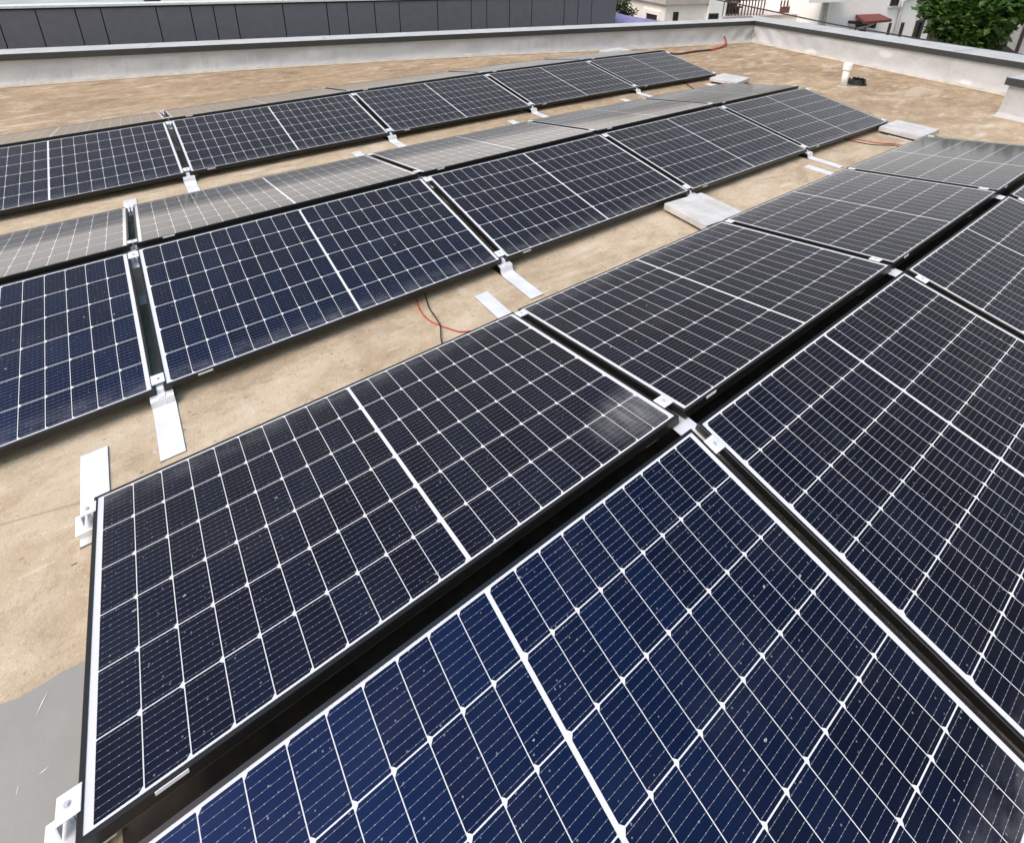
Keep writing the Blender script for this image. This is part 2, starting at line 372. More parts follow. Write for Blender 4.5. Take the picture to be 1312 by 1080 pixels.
CORN = np.array([11.365, 5.717, 0.0])
DL = np.array([-.966, .259, 0.0]); DL /= np.linalg.norm(DL)          # along the long parapet, away from the corner
DR = np.array([-.169, -.986, 0.0]); DR /= np.linalg.norm(DR)         # along the right-hand parapet
NL = np.array([DL[1], -DL[0], 0.0]) * 1.0
if NL[1] < 0: NL = -NL                                               # outward normals
NR = np.array([-DR[1], DR[0], 0.0])
if NR[0] < 0: NR = -NR
LEN_L, LEN_R = 17.0, 12.0
bm = bmesh.new(); ns, ntt = 69, 49; gv = []
for i in range(ns + 1):
    row = []
    for j in range(ntt + 1):
        s = -.25 + (LEN_L + .25) * i / ns; t = -.25 + (LEN_R + .25) * j / ntt
        P = CORN + DL * s + DR * t; row.append(bm.verts.new((P[0], P[1], roofz(P[0], P[1]))))
    gv.append(row)
for i in range(ns):
    for j in range(ntt): bm.faces.new((gv[i][j], gv[i + 1][j], gv[i + 1][j + 1], gv[i][j + 1]))
tag(link('roof_deck', bm, M_ROOF, smooth=True), kind='structure')
# storey below the roof so the deck does not float
bm = bmesh.new()
pts = [CORN + NL * .3 + NR * .3, CORN + DL * LEN_L + NL * .3, CORN + DL * LEN_L + DR * LEN_R, CORN + DR * LEN_R + NR * .3]
lo = [bm.verts.new((p[0], p[1], -4.19)) for p in pts]; hi = [bm.verts.new((p[0], p[1], -.36)) for p in pts]
for i in range(4): bm.faces.new((lo[i], lo[(i + 1) % 4], hi[(i + 1) % 4], hi[i]))
bm.faces.new(hi)
tag(link('storey_below', bm, M_PLASTER), kind='structure')

def sweep(bm, rows, prof, closed=False):
    """rows: function (k, off, z) -> point; prof list of (off, z)"""
    R = [[bm.verts.new(rows(k, o, z)) for (o, z) in prof] for k in range(rows.n)]
    m = len(prof)
    for A, B in zip(R, R[1:]):
        for i in range(m if closed else m - 1): bm.faces.new((A[i], A[(i + 1) % m], B[(i + 1) % m], B[i]))
    if closed: bm.faces.new(R[0][::-1]); bm.faces.new(R[-1])
class Run:
    """offsets are measured outwards from the foot of the upstand; mitred at the corner"""
    def __init__(s, P, D, Nn, L, n, mitre, wav=0.0): s.P, s.D, s.N, s.L, s.n, s.m, s.w = P, D, Nn, L, n, mitre, wav
    def __call__(s, k, o, z):
        t = s.L * k / (s.n - 1); a = -o * s.m * (1 - k / (s.n - 1))
        q = s.P + s.D * (t + a) + s.N * o
        if s.w and 0.02 < z < .29:
            q = q + s.N * s.w * math.sin(min(1, z / .29) * math.pi) * (math.sin(t * 2.1) + .7 * math.sin(t * 5.3 + 1 + z * 9) + .5 * math.sin(t * 13 - z * 14) + (3.2 * math.sin(t * 17 + z * 16) * math.exp(-t / 1.0)))
        base = min(1.0, max(0.0, (0.25 - z) / .25)) * roofz(q[0] - s.N[0] * .1, q[1] - s.N[1] * .1) if z < .25 else 0.0
        return (q[0], q[1], z + base)
def parapet(label, P, D, Nn, L, width, mitre):
    th = empty('parapet_wall', label, 'parapet', loc=(P[0], P[1], 0))
    inv = Matrix.Translation((-P[0], -P[1], 0))
    def add(name, mat, prof, closed, wav=0.0, n=160, smooth=False):
        b_ = bmesh.new(); sweep(b_, Run(P, D, Nn, L, n, mitre, wav), prof, closed); bmesh.ops.transform(b_, matrix=inv, verts=b_.verts[:])
        return link(name, b_, mat, th, smooth)
    add('membrane_upstand', M_MEMB, [(.0, .022), (.022, .045), (.038, .075), (.050, .12), (.060, .18), (.066, .24), (.07, .295)], False, .009, 420, True)
    add('weld_strip', M_BEAD, [(-.05, .004), (-.046, .010), (-.015, .016), (.004, .030)], False, .0, 120)
    add('wall_core', M_PLASTER, [(.09, -.30), (.09, .285), (width - .02, .285), (width - .02, -.6)], False)
    cp = add('coping', M_COPE, [(.040, .376), (.058, .380), (width, .372), (width, .30), (width - .008, .30), (width - .008, .362), (.052, .366)], True, 0, 90)
    add('fascia', M_FASCIA, [(.036, .374), (.036, .292), (.042, .288), (.051, .296), (.051, .370)], True, 0, 90)
    k = 0
    t_ = 1.3
    while t_ < L - .5:
        b_ = bmesh.new(); M = Matrix(((D[0], Nn[0], 0, D[0] * t_), (D[1], Nn[1], 0, D[1] * t_), (0, 0, 1, 0), (0, 0, 0, 1)))
        sheet_profile(b_, [(width + .001, .3738), (.060, .3816)], -.016, .016, .0016)
        bmesh.ops.transform(b_, matrix=M, verts=b_.verts[:]); link('joint_strip', b_, M_COPEJ, th); t_ += 2.42
    return th
parapet('long grey membrane parapet with dark edged coping below the anthracite building', CORN, DL, NL, LEN_L, .50, 1.0)
parapet('right hand grey membrane parapet with wide coping in front of white houses and tree', CORN, DR, NR, LEN_R, .80, 1.0)
# stub of parapet standing forward at the right
BB = on_roof(1268, 148); th = empty('parapet_block', 'short grey membrane pier with dark edged coping standing forward of the right parapet', 'parapet', loc=tuple(BB))
def frame_m(P, ex, ey): 
    return Matrix(((ex[0], ey[0], 0, 0), (ex[1], ey[1], 0, 0), (0, 0, 1, 0), (0, 0, 0, 1)))
MB_ = frame_m(BB, DR, NR)         # local x along the right parapet, y outwards
zb = -BB[2]
bm = bmesh.new()
for (pr, x0) in (([(0.0, 0.0), (.03, .012), (.05, .05), (.06, .15), (.065, .30 - .0)], 0.0),):
    n = 24; A = []
    for k in range(n):
        t = 3.0 * k / (n - 1)
        A.append([bm.verts.new((t + (o * .9 if k == 0 else 0), o, z if z < .25 else zb + .293)) for o, z in pr])
    for a, b_ in zip(A, A[1:]):
        for i in range(len(pr) - 1): bm.faces.new((a[i], a[i + 1], b_[i + 1], b_[i]))
    side = [bm.verts.new((a.co.x + .001, 1.45, a.co.z)) for a in A[0]]
    for i in range(len(pr) - 1): bm.faces.new((A[0][i], side[i], side[i + 1], A[0][i + 1]))
bmesh.ops.transform(bm, matrix=MB_, verts=bm.verts[:]); link('membrane_upstand', bm, M_MEMB, th)
bm = bmesh.new(); box(bm, .03, 3.0, .03, 1.46, zb + .372, zb + .379, M=MB_); link('coping', bm, M_COPE, th)
bm = bmesh.new(); box(bm, .028, 3.0, .022, .0295, zb + .286, zb + .376, M=MB_)
box(bm, .022, .0285, .022, 1.46, zb + .286, zb + .376, M=MB_); link('fascia', bm, M_FASCIA, th)

# cleaned strip of membrane at lower left
A, B = on_roof(-6, 905), on_roof(120, 838)
d = np.array([B[0] - A[0], B[1] - A[1], 0]); d /= np.linalg.norm(d); nrm = np.array([d[1], -d[0], 0])
bm = bmesh.new(); n = 40; top, bot = [], []; t1 = float((np.array([-.006, A[1] + (-.006 - A[0]) * d[1] / d[0], 0]) - np.array([A[0], A[1], 0])) @ d)
for k in range(n + 1):
    t = -1.6 + (t1 + 1.6) * k / n; q = A + d * t + nrm * (.012 * math.sin(t * 9) + .008 * math.sin(t * 31)) * (1 if k < n else 0)
    top.append(bm.verts.new((q[0], q[1], roofz(q[0], q[1]) + .004))); bot.append(bm.verts.new((q[0], q[1] - 2.4, roofz(q[0], q[1] - 2.4) + .004)))
for k in range(n): bm.faces.new((top[k], top[k + 1], bot[k + 1], bot[k]))
tag(link('walkway_strip', bm, M_GREY), kind='structure')
bm = bmesh.new()
for (xa, ya, xb, yb, w_) in ((45, 918, 62, 884, .0012), (49, 992, 60, 984, .001), (52, 990, 64, 980, .0007), (20, 1020, 24, 1004, .0006)):
    a_, b2_ = on_roof(xa, ya, .0055), on_roof(xb, yb, .0055); dd = b2_ - a_; dd /= np.linalg.norm(dd); pp = np.array([-dd[1], dd[0], 0]) * w_; mid_ = (a_ + b2_) / 2
    q_ = [bm.verts.new(tuple(v)) for v in (a_, mid_ - pp, b2_, mid_ + pp)]; bm.faces.new(q_)
tag(link('scratch_marks', bm, M_LABEL), kind='structure')

# ------------------------------------------------------------------ solar panels
H0, TH = .08, .170488122
ROWS = {  # facing sign, y of ridge edge, x of panel 1, height offset
    'C': (1, -.03824480, -.00470355, .00454654), 'A': (-1, .02, 0.0, .00769448),
    'B': (1, 2.51920815, .24719815, -.00350065), 'Bb': (-1, 2.58986968, .25222163, -.00106468),
    'D': (1, 5.09416953, 2.46419543, -.00774840), 'Db': (-1, 5.14869942, 2.47335258, .00007274)}
GAP = .03358652
def panel_pt(r, i, u, v):            # u along the row, v from low edge (0) to ridge edge (PW)
    sg, yr, x0, dz = ROWS[r]
    x = x0 + (i - 1) * (PL + GAP) + u; y = yr - sg * (PW - v) * math.cos(TH)
    k = KB[0] * (x - 2) ** 2 + KB[1] * (x - 2) * (y - 2) + KB[2] * (y - 2) ** 2
    return Vector((x, y, H0 + v * math.sin(TH) + dz + k))
def panel_matrix(r, i):
    sg = ROWS[r][0]; v0, v1 = (0, PW) if sg > 0 else (PW, 0)         # near edge first
    o = (panel_pt(r, i, 0, v0)); ex = (panel_pt(r, i, PL, v0) - o).normalized(); ey = panel_pt(r, i, 0, v1) - o
    ey = (ey - ex * ey.dot(ex)).normalized(); ez = ex.cross(ey)
    M = Matrix((ex, ey, ez)).transposed().to_4x4(); M.translation = o; return M
# the meshes of one panel, local x along the long edge, y up or down the slope, top of frame at z = 0
bm = bmesh.new()
o4 = ((0, 0), (PL, 0), (PL, PW), (0, PW)); i4 = ((LIP, LIP), (PL - LIP, LIP), (PL - LIP, PW - LIP), (LIP, PW - LIP)); j4 = ((.028, .028), (PL - .028, .028), (PL - .028, PW - .028), (.028, PW - .028))
lay = [[bm.verts.new((x, y, z)) for x, y in q] for q, z in ((i4, -.0016), (i4, -.0002), ((( .0118, .0118), (PL - .0118, .0118), (PL - .0118, PW - .0118), (.0118, PW - .0118)), -.0002), (i4, 0), (((.0012, .0012), (PL - .0012, .0012), (PL - .0012, PW - .0012), (.0012, PW - .0012)), 0), (o4, -.0012), (o4, -.0305), (((.002, .002), (PL - .002, .002), (PL - .002, PW - .002), (.002, PW - .002)), -.035), (j4, -.035), (j4, -.0325), (((.004, .004), (PL - .004, .004), (PL - .004, PW - .004), (.004, PW - .004)), -.0325), (((.004, .004), (PL - .004, .004), (PL - .004, PW - .004), (.004, PW - .004)), -.0075))]
lay = [lay[0], lay[3]] + lay[4:]
for a, b_ in zip(lay, lay[1:]):
    for i in range(4): bm.faces.new((a[i], a[(i + 1) % 4], b_[(i + 1) % 4], b_[i]))
proto_frame = link('frame', bm, M_FRAME)
bm = bmesh.new(); box(bm, .0095, PL - .0095, .0095, PW - .0095, -.0068, -.0018)
proto_cells = link('cell_sheet', bm, M_CELL)
bm = bmesh.new(); box(bm, .128, .188, -.0016, -.0001, -.0115, -.0015, .0004)
proto_tag = link('sticker', bm, M_LABEL)
bm = bmesh.new(); box(bm, PL / 2 - .05, PL / 2 + .05, PW - .20, PW - .10, -.028, -.0069, .003)
proto_box = link('junction_box', bm, M_DARK)
PROTO = [proto_frame, proto_cells, proto_tag, proto_box]
first = True
def place_panel(r, i, label, group):
    global first
    e = empty('solar_panel', label, 'solar panel', group, mw=panel_matrix(r, i))
    for p in PROTO:
        c = p if first else p.copy()
        if not first: COL.objects.link(c)
        c.parent = e
        if p is proto_cells and r in ('A', 'Bb', 'Db'):
            c.matrix_local = Matrix.Translation((PL, PW, 0)) @ Matrix.Rotation(math.pi, 4, 'Z')
    first = False
    return e
G_ = 'solar panels in east and west facing rows on the flat roof'
LBL = {
 ('C', 1): 'deep blue solar panel in the bottom foreground, closest of all to the viewer',
 ('C', 2): 'dark solar panel at the right edge directly beyond the blue foreground panel',
 ('C', 3): 'grey sheened solar panel cut by the right edge, second beyond the blue foreground panel',
 ('C', 4): 'last sliver of a solar panel at the right edge beyond the grey sheened one',
 ('A', 1): 'whole dark solar panel at lower left with a scuffed right corner',
 ('A', 2): 'dark solar panel just beyond the scuffed corner, reaching to the near concrete paver',
 ('A', 3): 'grey solar panel right of the near concrete paver, third along the closest valley edge',
 ('A', 4): 'pale grey solar panel at the right end of the closest ridge, below the pier',
 ('B', 0): 'blue black solar panel cut by the left edge beside the broad bent foot',
 ('B', 1): 'blue black solar panel above the red and black cable crossing the valley',
 ('B', 2): 'dark grey middle row solar panel above left of near paver',
 ('B', 3): 'grey middle row solar panel between the near paver and the far bent foot',
 ('B', 4): 'last solar panel of the middle row, touching the paver with red cables beside it',
 ('Bb', 0): 'beige reflecting solar panel at the left edge, far slope of the middle ridge',
 ('Bb', 1): 'beige reflecting solar panel on the far slope behind the one over the red cable',
 ('Bb', 2): 'pale grey far slope solar panel behind the central dark grey panel',
 ('Bb', 3): 'pale striped far slope solar panel second from the middle ridge right end',
 ('Bb', 4): 'pale striped far slope solar panel ending the middle ridge before the vent pipe',
 ('D', -1): 'dark farthest row solar panel at the left edge with a wide white centre line',
 ('D', 0): 'dark solar panel in the farthest row, second from the left',
 ('D', 1): 'dark grey solar panel in the farthest row, third from the left',
 ('D', 2): 'grey solar panel in the farthest row, second from its right hand end',
 ('D', 3): 'bluish grey solar panel ending the farthest row beside a paver and brown cable',
 ('Db', -1): 'thin beige strip of solar panel on the farthest slope at the left edge',
 ('Db', 0): 'thin beige strip of solar panel on the farthest slope, second from the left edge',
 ('Db', 1): 'thin grey strip of solar panel on the farthest slope behind the third dark panel',
 ('Db', 2): 'thin grey strip of solar panel on the farthest slope, second from its right end',
 ('Db', 3): 'thin grey strip of solar panel ending the farthest slope near the parapet wall'}
for (r, i), l in LBL.items():
    e = place_panel(r, i, l, G_)
    if (r, i) == ('A', 1):
        for ch in e.children:
            if ch.name.startswith('cell_sheet'):
                ch.data = ch.data.copy(); ch.data.materials[0] = M_CELL_SMEAR

# ------------------------------------------------------------------ mounting feet, ridge supports, clamps
FW = .043                      # half width of the aluminium foot
def bolt(bm, x, y, z, r=.0052):
    cyl(bm, (x, y, z), (x, y, z + .005), r, n=6); cyl(bm, (x, y, z), (x, y, z + .0012), r * 1.35, n=14)
def clamp_at(parent, inv, r, i, vcen, half, end=0):
    """clamp over the joint on the left side of panel i; end=-1/+1 for an end clamp at the left/right end of the row"""
    M = panel_matrix(r, i); sg = ROWS[r][0]
    y = vcen if sg > 0 else PW - vcen
    if end == 0: xa, xb = -GAP - .0075, .0075
    elif end < 0: xa, xb = -.034, .0075
    else: xa, xb = PL - .0075, PL + .034
    b_ = bmesh.new(); box(b_, xa, xb, y - half, y + half, .0006, .0046, .001)
    if end:
        x_ = xa if end < 0 else xb - .003
        box(b_, x_, x_ + .003, y - half, y + half, -.034, .0006)
    xm = (xa + xb) / 2 - (.003 if end < 0 else -.003 if end > 0 else 0)
    MM = inv @ M
    bmesh.ops.transform(b_, matrix=MM, verts=b_.verts[:]); c = link('clamp', b_, M_ALU, parent)
    b_ = bmesh.new(); bolt(b_, xm, y, .0046); box(b_, xm - .004, xm + .004, y - .003, y + .003, -.06, .0006)
    bmesh.ops.transform(b_, matrix=MM, verts=b_.verts[:]); link('bolt', b_, M_BOLT, c)
def foot(r, i, label, raised, end=0):
    """foot at the valley edge of the joint left of panel i (or the right end of panel i for end=+1)"""
    u = -GAP / 2 if end <= 0 else PL + GAP / 2
    P = panel_pt(r, i, u, 0); sg = ROWS[r][0]; zr = roofz(P.x, P.y)
    M = Matrix.Translation((P.x, P.y, zr)) @ (Matrix.Rotation(0 if sg > 0 else math.pi, 4, 'Z'))
    e = empty('mounting_foot', label, 'mounting foot', 'aluminium mounting feet along the panel edges', mw=M); inv = M.inverted()
    top = P.z - zr - .037
    b_ = bmesh.new()
    if raised:     # plate on the roof, then bent up to the panel edge and under it
        sheet_profile(b_, [(-.325, .0045), (-.055, .0045), (-.040, .0065), (-.030, .014), (-.026, .024), (-.026, top - .012), (-.022, top - .004), (-.012, top), (.10, top + .012)], -FW, FW, .0045)
    else:
        sheet_profile(b_, [(-.330, .0045), (.02, .0045), (.09, .0045)], -FW, FW, .0045)
    link('base_plate', b_, M_ALU, e)
    b_ = bmesh.new()
    if raised:
        sheet_profile(b_, [(-.020, top + .002), (.004, top + .006), (.012, top + .020), (.05, top + .036)], -.013, .013, .004)
    else:
        box(b_, -FW, FW, .012, .092, top - .003, top, .0008); box(b_, -FW, FW, .055, .06, .006, top - .004)
    link('bracket', b_, M_ALU, e)
    b_ = bmesh.new(); box(b_, -FW - .001, FW + .001, -.3265 if raised else -.3315, .15 if raised else .092, .0003, .0021); link('rubber_pad', b_, M_RUBBER, e)
    if raised:
        b_ = bmesh.new(); cyl(b_, (.012, -.0285, top * .55), (.012, -.0305, top * .55), .003, n=8); link('screw', b_, M_BOLT, e)
    clamp_at(e, inv, r, i, .052, .026, end)
def ridge(ra, rb, i, label, vcen, end=0):
    u = -GAP / 2 if end <= 0 else PL + GAP / 2
    A = panel_pt(ra, i, u, PW); B = panel_pt(rb, i, u, PW); P = (A + B) / 2; zr = roofz(P.x, P.y)
    M = Matrix.Translation((P.x, P.y, zr)); inv = M.inverted()
    e = empty('ridge_support', label, 'mounting bracket', 'aluminium brackets along the panel ridges', mw=M)
    t = P.z - zr - .040; g = abs(B.y - A.y) / 2 + .012
    b_ = bmesh.new(); sheet_profile(b_, [(-g - .09, t - .022), (-g, t - .004), (-g * .6, t), (g * .6, t), (g, t - .004), (g + .09, t - .022)], -FW, FW, .004)
    link('top_plate', b_, M_ALU, e)
    for s in (-1, 1):
        b_ = bmesh.new(); sheet_profile(b_, [(s * (g + .07), t - .022), (s * (g + .09), .03), (s * (g + .15), .0045)], -FW * .8, FW * .8, .004)
        link('post', b_, M_ALU, e)
    clamp_at(e, inv, ra, i, PW - vcen, .027, end); clamp_at(e, inv, rb, i, PW - vcen, .027, end)

ORD = {0: 'first', 1: 'second', 2: 'third', 3: 'fourth', 4: 'fifth'}
foot('A', 1, 'flat white aluminium foot under the left corner of the closest valley panel', False, -1)
for i, w_ in ((2, 'flat aluminium foot left of the bent one at the scuffed panel far corner'), (3, 'aluminium foot under the near concrete paver on the closest row'), (4, 'flat aluminium foot strip beside the far bent foot on the closest row')):
    foot('A', i, w_, False)
foot('A', 4, 'aluminium foot at the right end of the closest row by the far paver', False, 1)
for i, w_ in ((1, 'broad bent aluminium foot with bluish reflection at the left valley'), (2, 'bent aluminium foot right of the red and black cable'), (3, 'bent aluminium foot hidden under the near concrete paver'), (4, 'bent aluminium foot at the last joint of the middle row')):
    foot('B', i, w_, True)
foot('B', 4, 'bent aluminium foot under the paver ending the middle row', True, 1)
for i, w_ in ((1, 'small aluminium foot tip at the top of the left beige panel joint'), (2, 'aluminium foot tip behind the joint of beige and grey far slope panels'), (3, 'flat aluminium foot tip in the upper valley, middle of the photo'), (4, 'flat aluminium foot tip in the upper valley near its right end')):
    foot('Bb', i, w_, False)
foot('Bb', 4, 'aluminium foot at the right end of the middle ridge far slope', False, 1)
for i, w_ in ((0, 'bent aluminium foot of the farthest row near the left edge of the photo'), (1, 'bent aluminium foot of the farthest row above the middle grey panel'), (2, 'bent aluminium foot of the farthest row, third from the left'), (3, 'bent aluminium foot of the farthest row closest to its paver')):
    foot('D', i, w_, True)
foot('D', 3, 'bent aluminium foot under the paver ending the farthest row', True, 1)
for i, w_ in ((0, 'aluminium foot behind the farthest slope near the left edge'), (1, 'aluminium foot behind the farthest slope, second from left'), (2, 'aluminium foot behind the farthest slope, third from left'), (3, 'aluminium foot behind the farthest slope, second from the right end')):
    foot('Db', i, w_, False)
ridge('C', 'A', 1, 'white ridge bracket at the bottom left corner of the photo', .085, -1)
for i, w_ in ((2, 'white ridge bracket where four panels meet beside the scuffed corner'), (3, 'white ridge bracket at the second four panel crossing of the closest ridge'), (4, 'white ridge bracket at the right edge of the photo on the closest ridge')):
    ridge('C', 'A', i, w_, .085)
for i, w_ in ((1, 'silver ridge bracket between the left blue black and beige panels'), (2, 'silver ridge bracket at the joint in the middle of the middle ridge'), (3, 'silver ridge bracket third along the middle ridge'), (4, 'silver ridge bracket last joint of the middle ridge')):
    ridge('B', 'Bb', i, w_, .05)
ridge('B', 'Bb', 4, 'silver ridge bracket at the right end of the middle ridge', .05, 1)
for i, w_ in ((0, 'silver ridge bracket at the left joint of the farthest ridge'), (1, 'silver ridge bracket second joint of the farthest ridge'), (2, 'silver ridge bracket third joint of the farthest ridge'), (3, 'silver ridge bracket last joint of the farthest ridge')):
    ridge('D', 'Db', i, w_, .05)
ridge('D', 'Db', 3, 'silver ridge bracket at the right end of the farthest ridge', .05, 1)
b_ = bmesh.new(); n = 60; A, B = [], []  # added dark strip on the gap floor, its colour stands in for shade
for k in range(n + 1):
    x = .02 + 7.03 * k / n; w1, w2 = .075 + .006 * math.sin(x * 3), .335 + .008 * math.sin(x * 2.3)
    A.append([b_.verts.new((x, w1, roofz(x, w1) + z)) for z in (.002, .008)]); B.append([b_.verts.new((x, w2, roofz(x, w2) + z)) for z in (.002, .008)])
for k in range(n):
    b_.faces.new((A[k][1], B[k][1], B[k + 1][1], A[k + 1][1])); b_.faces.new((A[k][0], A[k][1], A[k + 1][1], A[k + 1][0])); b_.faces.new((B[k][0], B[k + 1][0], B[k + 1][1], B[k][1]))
tag(link('gap_shade_strip', b_, plain('gap_shade_brown', (.030, .024, .017), .85, 0, .4, 14)), 'dark strip added for the shade in the gap under the closest ridge', 'shade strip')

# ------------------------------------------------------------------ concrete pavers
def paver(label, c0, cx, h, size=None):
    """c0: photo pixel of a top corner, cx: photo pixel of the neighbouring top corner"""
    a = on_roof(*c0, h); b_ = on_roof(*cx, h); ex = Vector((b_[0] - a[0], b_[1] - a[1], 0)); w = ex.length; ex.normalize()
    ey = Vector((-ex.y, ex.x, 0)); s = size or w
    if ey.y > 0: ey = -ey
    M = Matrix(((ex.x, ey.x, 0, a[0]), (ex.y, ey.y, 0, a[1]), (0, 0, 1, roofz(a[0], a[1])), (0, 0, 0, 1)))
    b2 = bmesh.new(); box(b2, 0, w, 0, s, h - .05, h, .004)
    bmesh.ops.subdivide_edges(b2, edges=[e for e in b2.edges if e.calc_length() > .1], cuts=5, use_grid_fill=True)
    for v in b2.verts: v.co += Vector((random.uniform(-1, 1), random.uniform(-1, 1), random.uniform(-1, 1))) * .0007
    e = empty('concrete_paver', label, 'paving slab', 'concrete ballast pavers lying across the feet', mw=M)
    link('slab', b2, M_CONC, e)
    b2 = bmesh.new(); box(b2, .03, .075, .02, s + .04, .0062, h - .0505); box(b2, w - .075, w - .03, .02, s - .02, .0062, h - .0505); link('rubber_rail', b2, M_RUBBER, e)
    return w
print('paver', paver('near concrete paver in the valley in the middle of the photo', (851.1, 260.6), (898.8, 247.2), .075, .40))
print('paver', paver('far concrete paver between the middle row end and pale right panel', (1126.5, 162.4), (1150, 155), .075, .42))
print('paver', paver('concrete paver at the right end of the farthest row', (909.4, 100), (926.7, 95), .075, .42))
print('paver', paver('pale paver lying behind the farthest slope near the parapet', (768, 64.6), (794, 61.8), .075, .30))

# ------------------------------------------------------------------ vent pipe, drain basket, cables
V = on_roof(1080, 111); th = empty('vent_pipe', 'short white plastic vent pipe with a wider cap by the right parapet', 'vent pipe', loc=tuple(V))
b_ = bmesh.new(); cyl(b_, (0, 0, 0), (0, 0, .29), .046, n=28); link('pipe', b_, M_PVC, th, True)
b_ = bmesh.new(); cyl(b_, (0, 0, .245), (0, 0, .252), .058, .062, 28); cyl(b_, (0, 0, .252), (0, 0, .338), .062, .062, 28); cyl(b_, (0, 0, .338), (0, 0, .348), .062, .050, 28); link('cap', b_, M_PVC, th)
b_ = bmesh.new(); cyl(b_, (0, 0, .001), (0, 0, .012), .085, .052, 28); link('collar', b_, M_BEAD, th)
V2 = on_roof(1097, 108); th = empty('drain_basket', 'round black plastic drain basket with a notched rim beside the white vent pipe', 'drain cover', loc=tuple(V2))
b_ = bmesh.new(); n = 22
for k in range(n):
    a0 = 2 * math.pi * k / n; 
    if k in (4, 5, 15): continue
    hh = .085 if k % 2 else .078
    M = Matrix.Rotation(a0, 4, 'Z') @ Matrix.Translation((.125, 0, 0)) @ Matrix.Rotation(-.25, 4, 'Y')
    box(b_, -.006, .006, -.0155, .0155, .0, hh, M=M)
link('rim', b_, M_DARK, th)
b_ = bmesh.new(); cyl(b_, (0, 0, .002), (0, 0, .018), .145, .125, 26); cyl(b_, (0, 0, .018), (0, 0, .045), .05, .03, 16)
for k in range(8):
    box(b_, .03, .125, -.005, .005, .018, .030, M=Matrix.Rotation(k * math.pi / 4, 4, 'Z'))
link('grate', b_, M_DARK, th)

def cable(name, label, cat, px, r, mat, h=.006, n=10, ripple=0.0, zs=None):
    pts = []
    for k, (x, y) in enumerate(px):
        X = on_roof(x, y, (zs[k] if zs else h)); pts.append(tuple(X))
    b_ = bmesh.new(); tube(b_, spline(pts, n), r, 8, ripple)
    o = link(name, b_, mat, None, True); tag(o, label, cat); return o
cable('red_cable', 'thin red solar cable curving across the valley under the dark panels', 'cable', [(530, 372), (533, 383), (538, 397), (548, 409), (561, 416), (575, 421), (589, 425), (604, 424)], .0032, M_RED)
cable('black_cable', 'thin black solar cable crossing the red one in the valley', 'cable', [(541, 366), (545, 378), (549, 393), (558, 407), (564, 418), (565, 434), (570, 455)], .0032, M_BLACKC, .012)
cable('red_cable', 'upper red cable lying between the far paver and the middle row end', 'cable', [(1070, 170), (1088, 177.5), (1105, 180), (1122, 183.2), (1138, 184.2), (1152, 185.6), (1175, 192)], .0045, M_RED)
cable('red_cable', 'lower red cable of the pair lying before the far paver', 'cable', [(1072, 176), (1089, 180.2), (1104, 183.5), (1122, 186), (1138, 186.2), (1150, 187.5), (1172, 196)], .0045, M_RUST)
cable('black_cable', 'short dark cable beside the paver of the farthest row', 'cable', [(876, 104), (881, 109), (889, 114.5), (895, 118)], .006, M_BLACKC)
cable('conduit', 'dark brown cable leaving the farthest row for the parapet corner', 'cable', [(850, 66), (862, 69.2), (872, 69.3), (885, 67.2), (900, 65.2), (912, 64)], .016, M_RUST, .02)
b_ = bmesh.new()
pc = [tuple(on_roof(911, 64.3, .02)), tuple(on_roof(917, 62.8, .02)), tuple(on_roof(924, 60.6, .025)), tuple(on_roof(929, 57.6, .04))]
Q = on_plane(928.5, 49, CORN + NL * .05, NL); Q2 = on_plane(925.5, 44.5, CORN + NL * .12, NL)
pts = spline(pc + [tuple(on_plane(930, 53, CORN - NL * .03, NL)), tuple(Q), tuple(Q2)], 12)
tube(b_, pts, .019, 10, .10); tag(link('red_conduit', b_, M_CONDUIT, None, True), 'red corrugated conduit rising into the parapet near the corner', 'conduit')
# membrane sleeve where the conduit enters
b_ = bmesh.new(); Q3 = Vector(Q2); cyl(b_, Q3 + Vector(NL) * .03, Q3 - Vector(NL) * .06 - Vector((0, 0, .05)), .10, .032, 18, False)
tag(link('pipe_boot', b_, M_MEMB, None, True), 'grey membrane boot sealing the conduit into the parapet', 'pipe boot')

# ------------------------------------------------------------------ anthracite building beyond the long parapet
D0 = 5.5; P0 = CORN + NL * D0
def along(x, y): return float((on_plane(x, y, P0, NL) - P0) @ DL)
s_end = along(789.5, 15); TOPZ = .425
th = empty('anthracite_building', 'long low building with dark grey cladding panels and pale coping beyond the parapet', 'building', mw=Matrix.Translation((P0[0], P0[1], 0)))
R3 = Matrix(((DL[0], -NL[0], 0, 0), (DL[1], -NL[1], 0, 0), (0, 0, 1, 0), (0, 0, 0, 1)))   # local x along, y towards us
b_ = bmesh.new(); box(b_, s_end + .02, 24, -9, -.035, -4.18, TOPZ - .05, M=R3); link('wall', b_, M_JOINT, th)
joints = [43.9, 95, 128.2, 198.9, 242.7, 272.4, 300.5, 361.4, 417.4, 443.6, 479, 510.7, 560, 603.6, 623.7, 653, 681.7, 723.6, 741.4, 758.8]
ys = [11.4, 10.8, 10.8, 9, 8, 7.5, 6.5, 5] + [0] * 12
ss = sorted([along(x, y) for x, y in zip(joints, ys)] + [along(3, 42)]) 
edges = [s_end] + ss
while edges[-1] < 23: edges.append(edges[-1] + random.uniform(.35, .95))
b_ = bmesh.new()
for a, c_ in zip(edges, edges[1:]):
    if c_ - a > .03: box(b_, a + .011, c_ - .011, -.034, 0, -4.17, TOPZ - .012, M=R3)
box(b_, s_end, s_end + .034, -9, -.037, -4.17, TOPZ - .012, M=R3)
link('cladding', b_, M_CLAD, th)
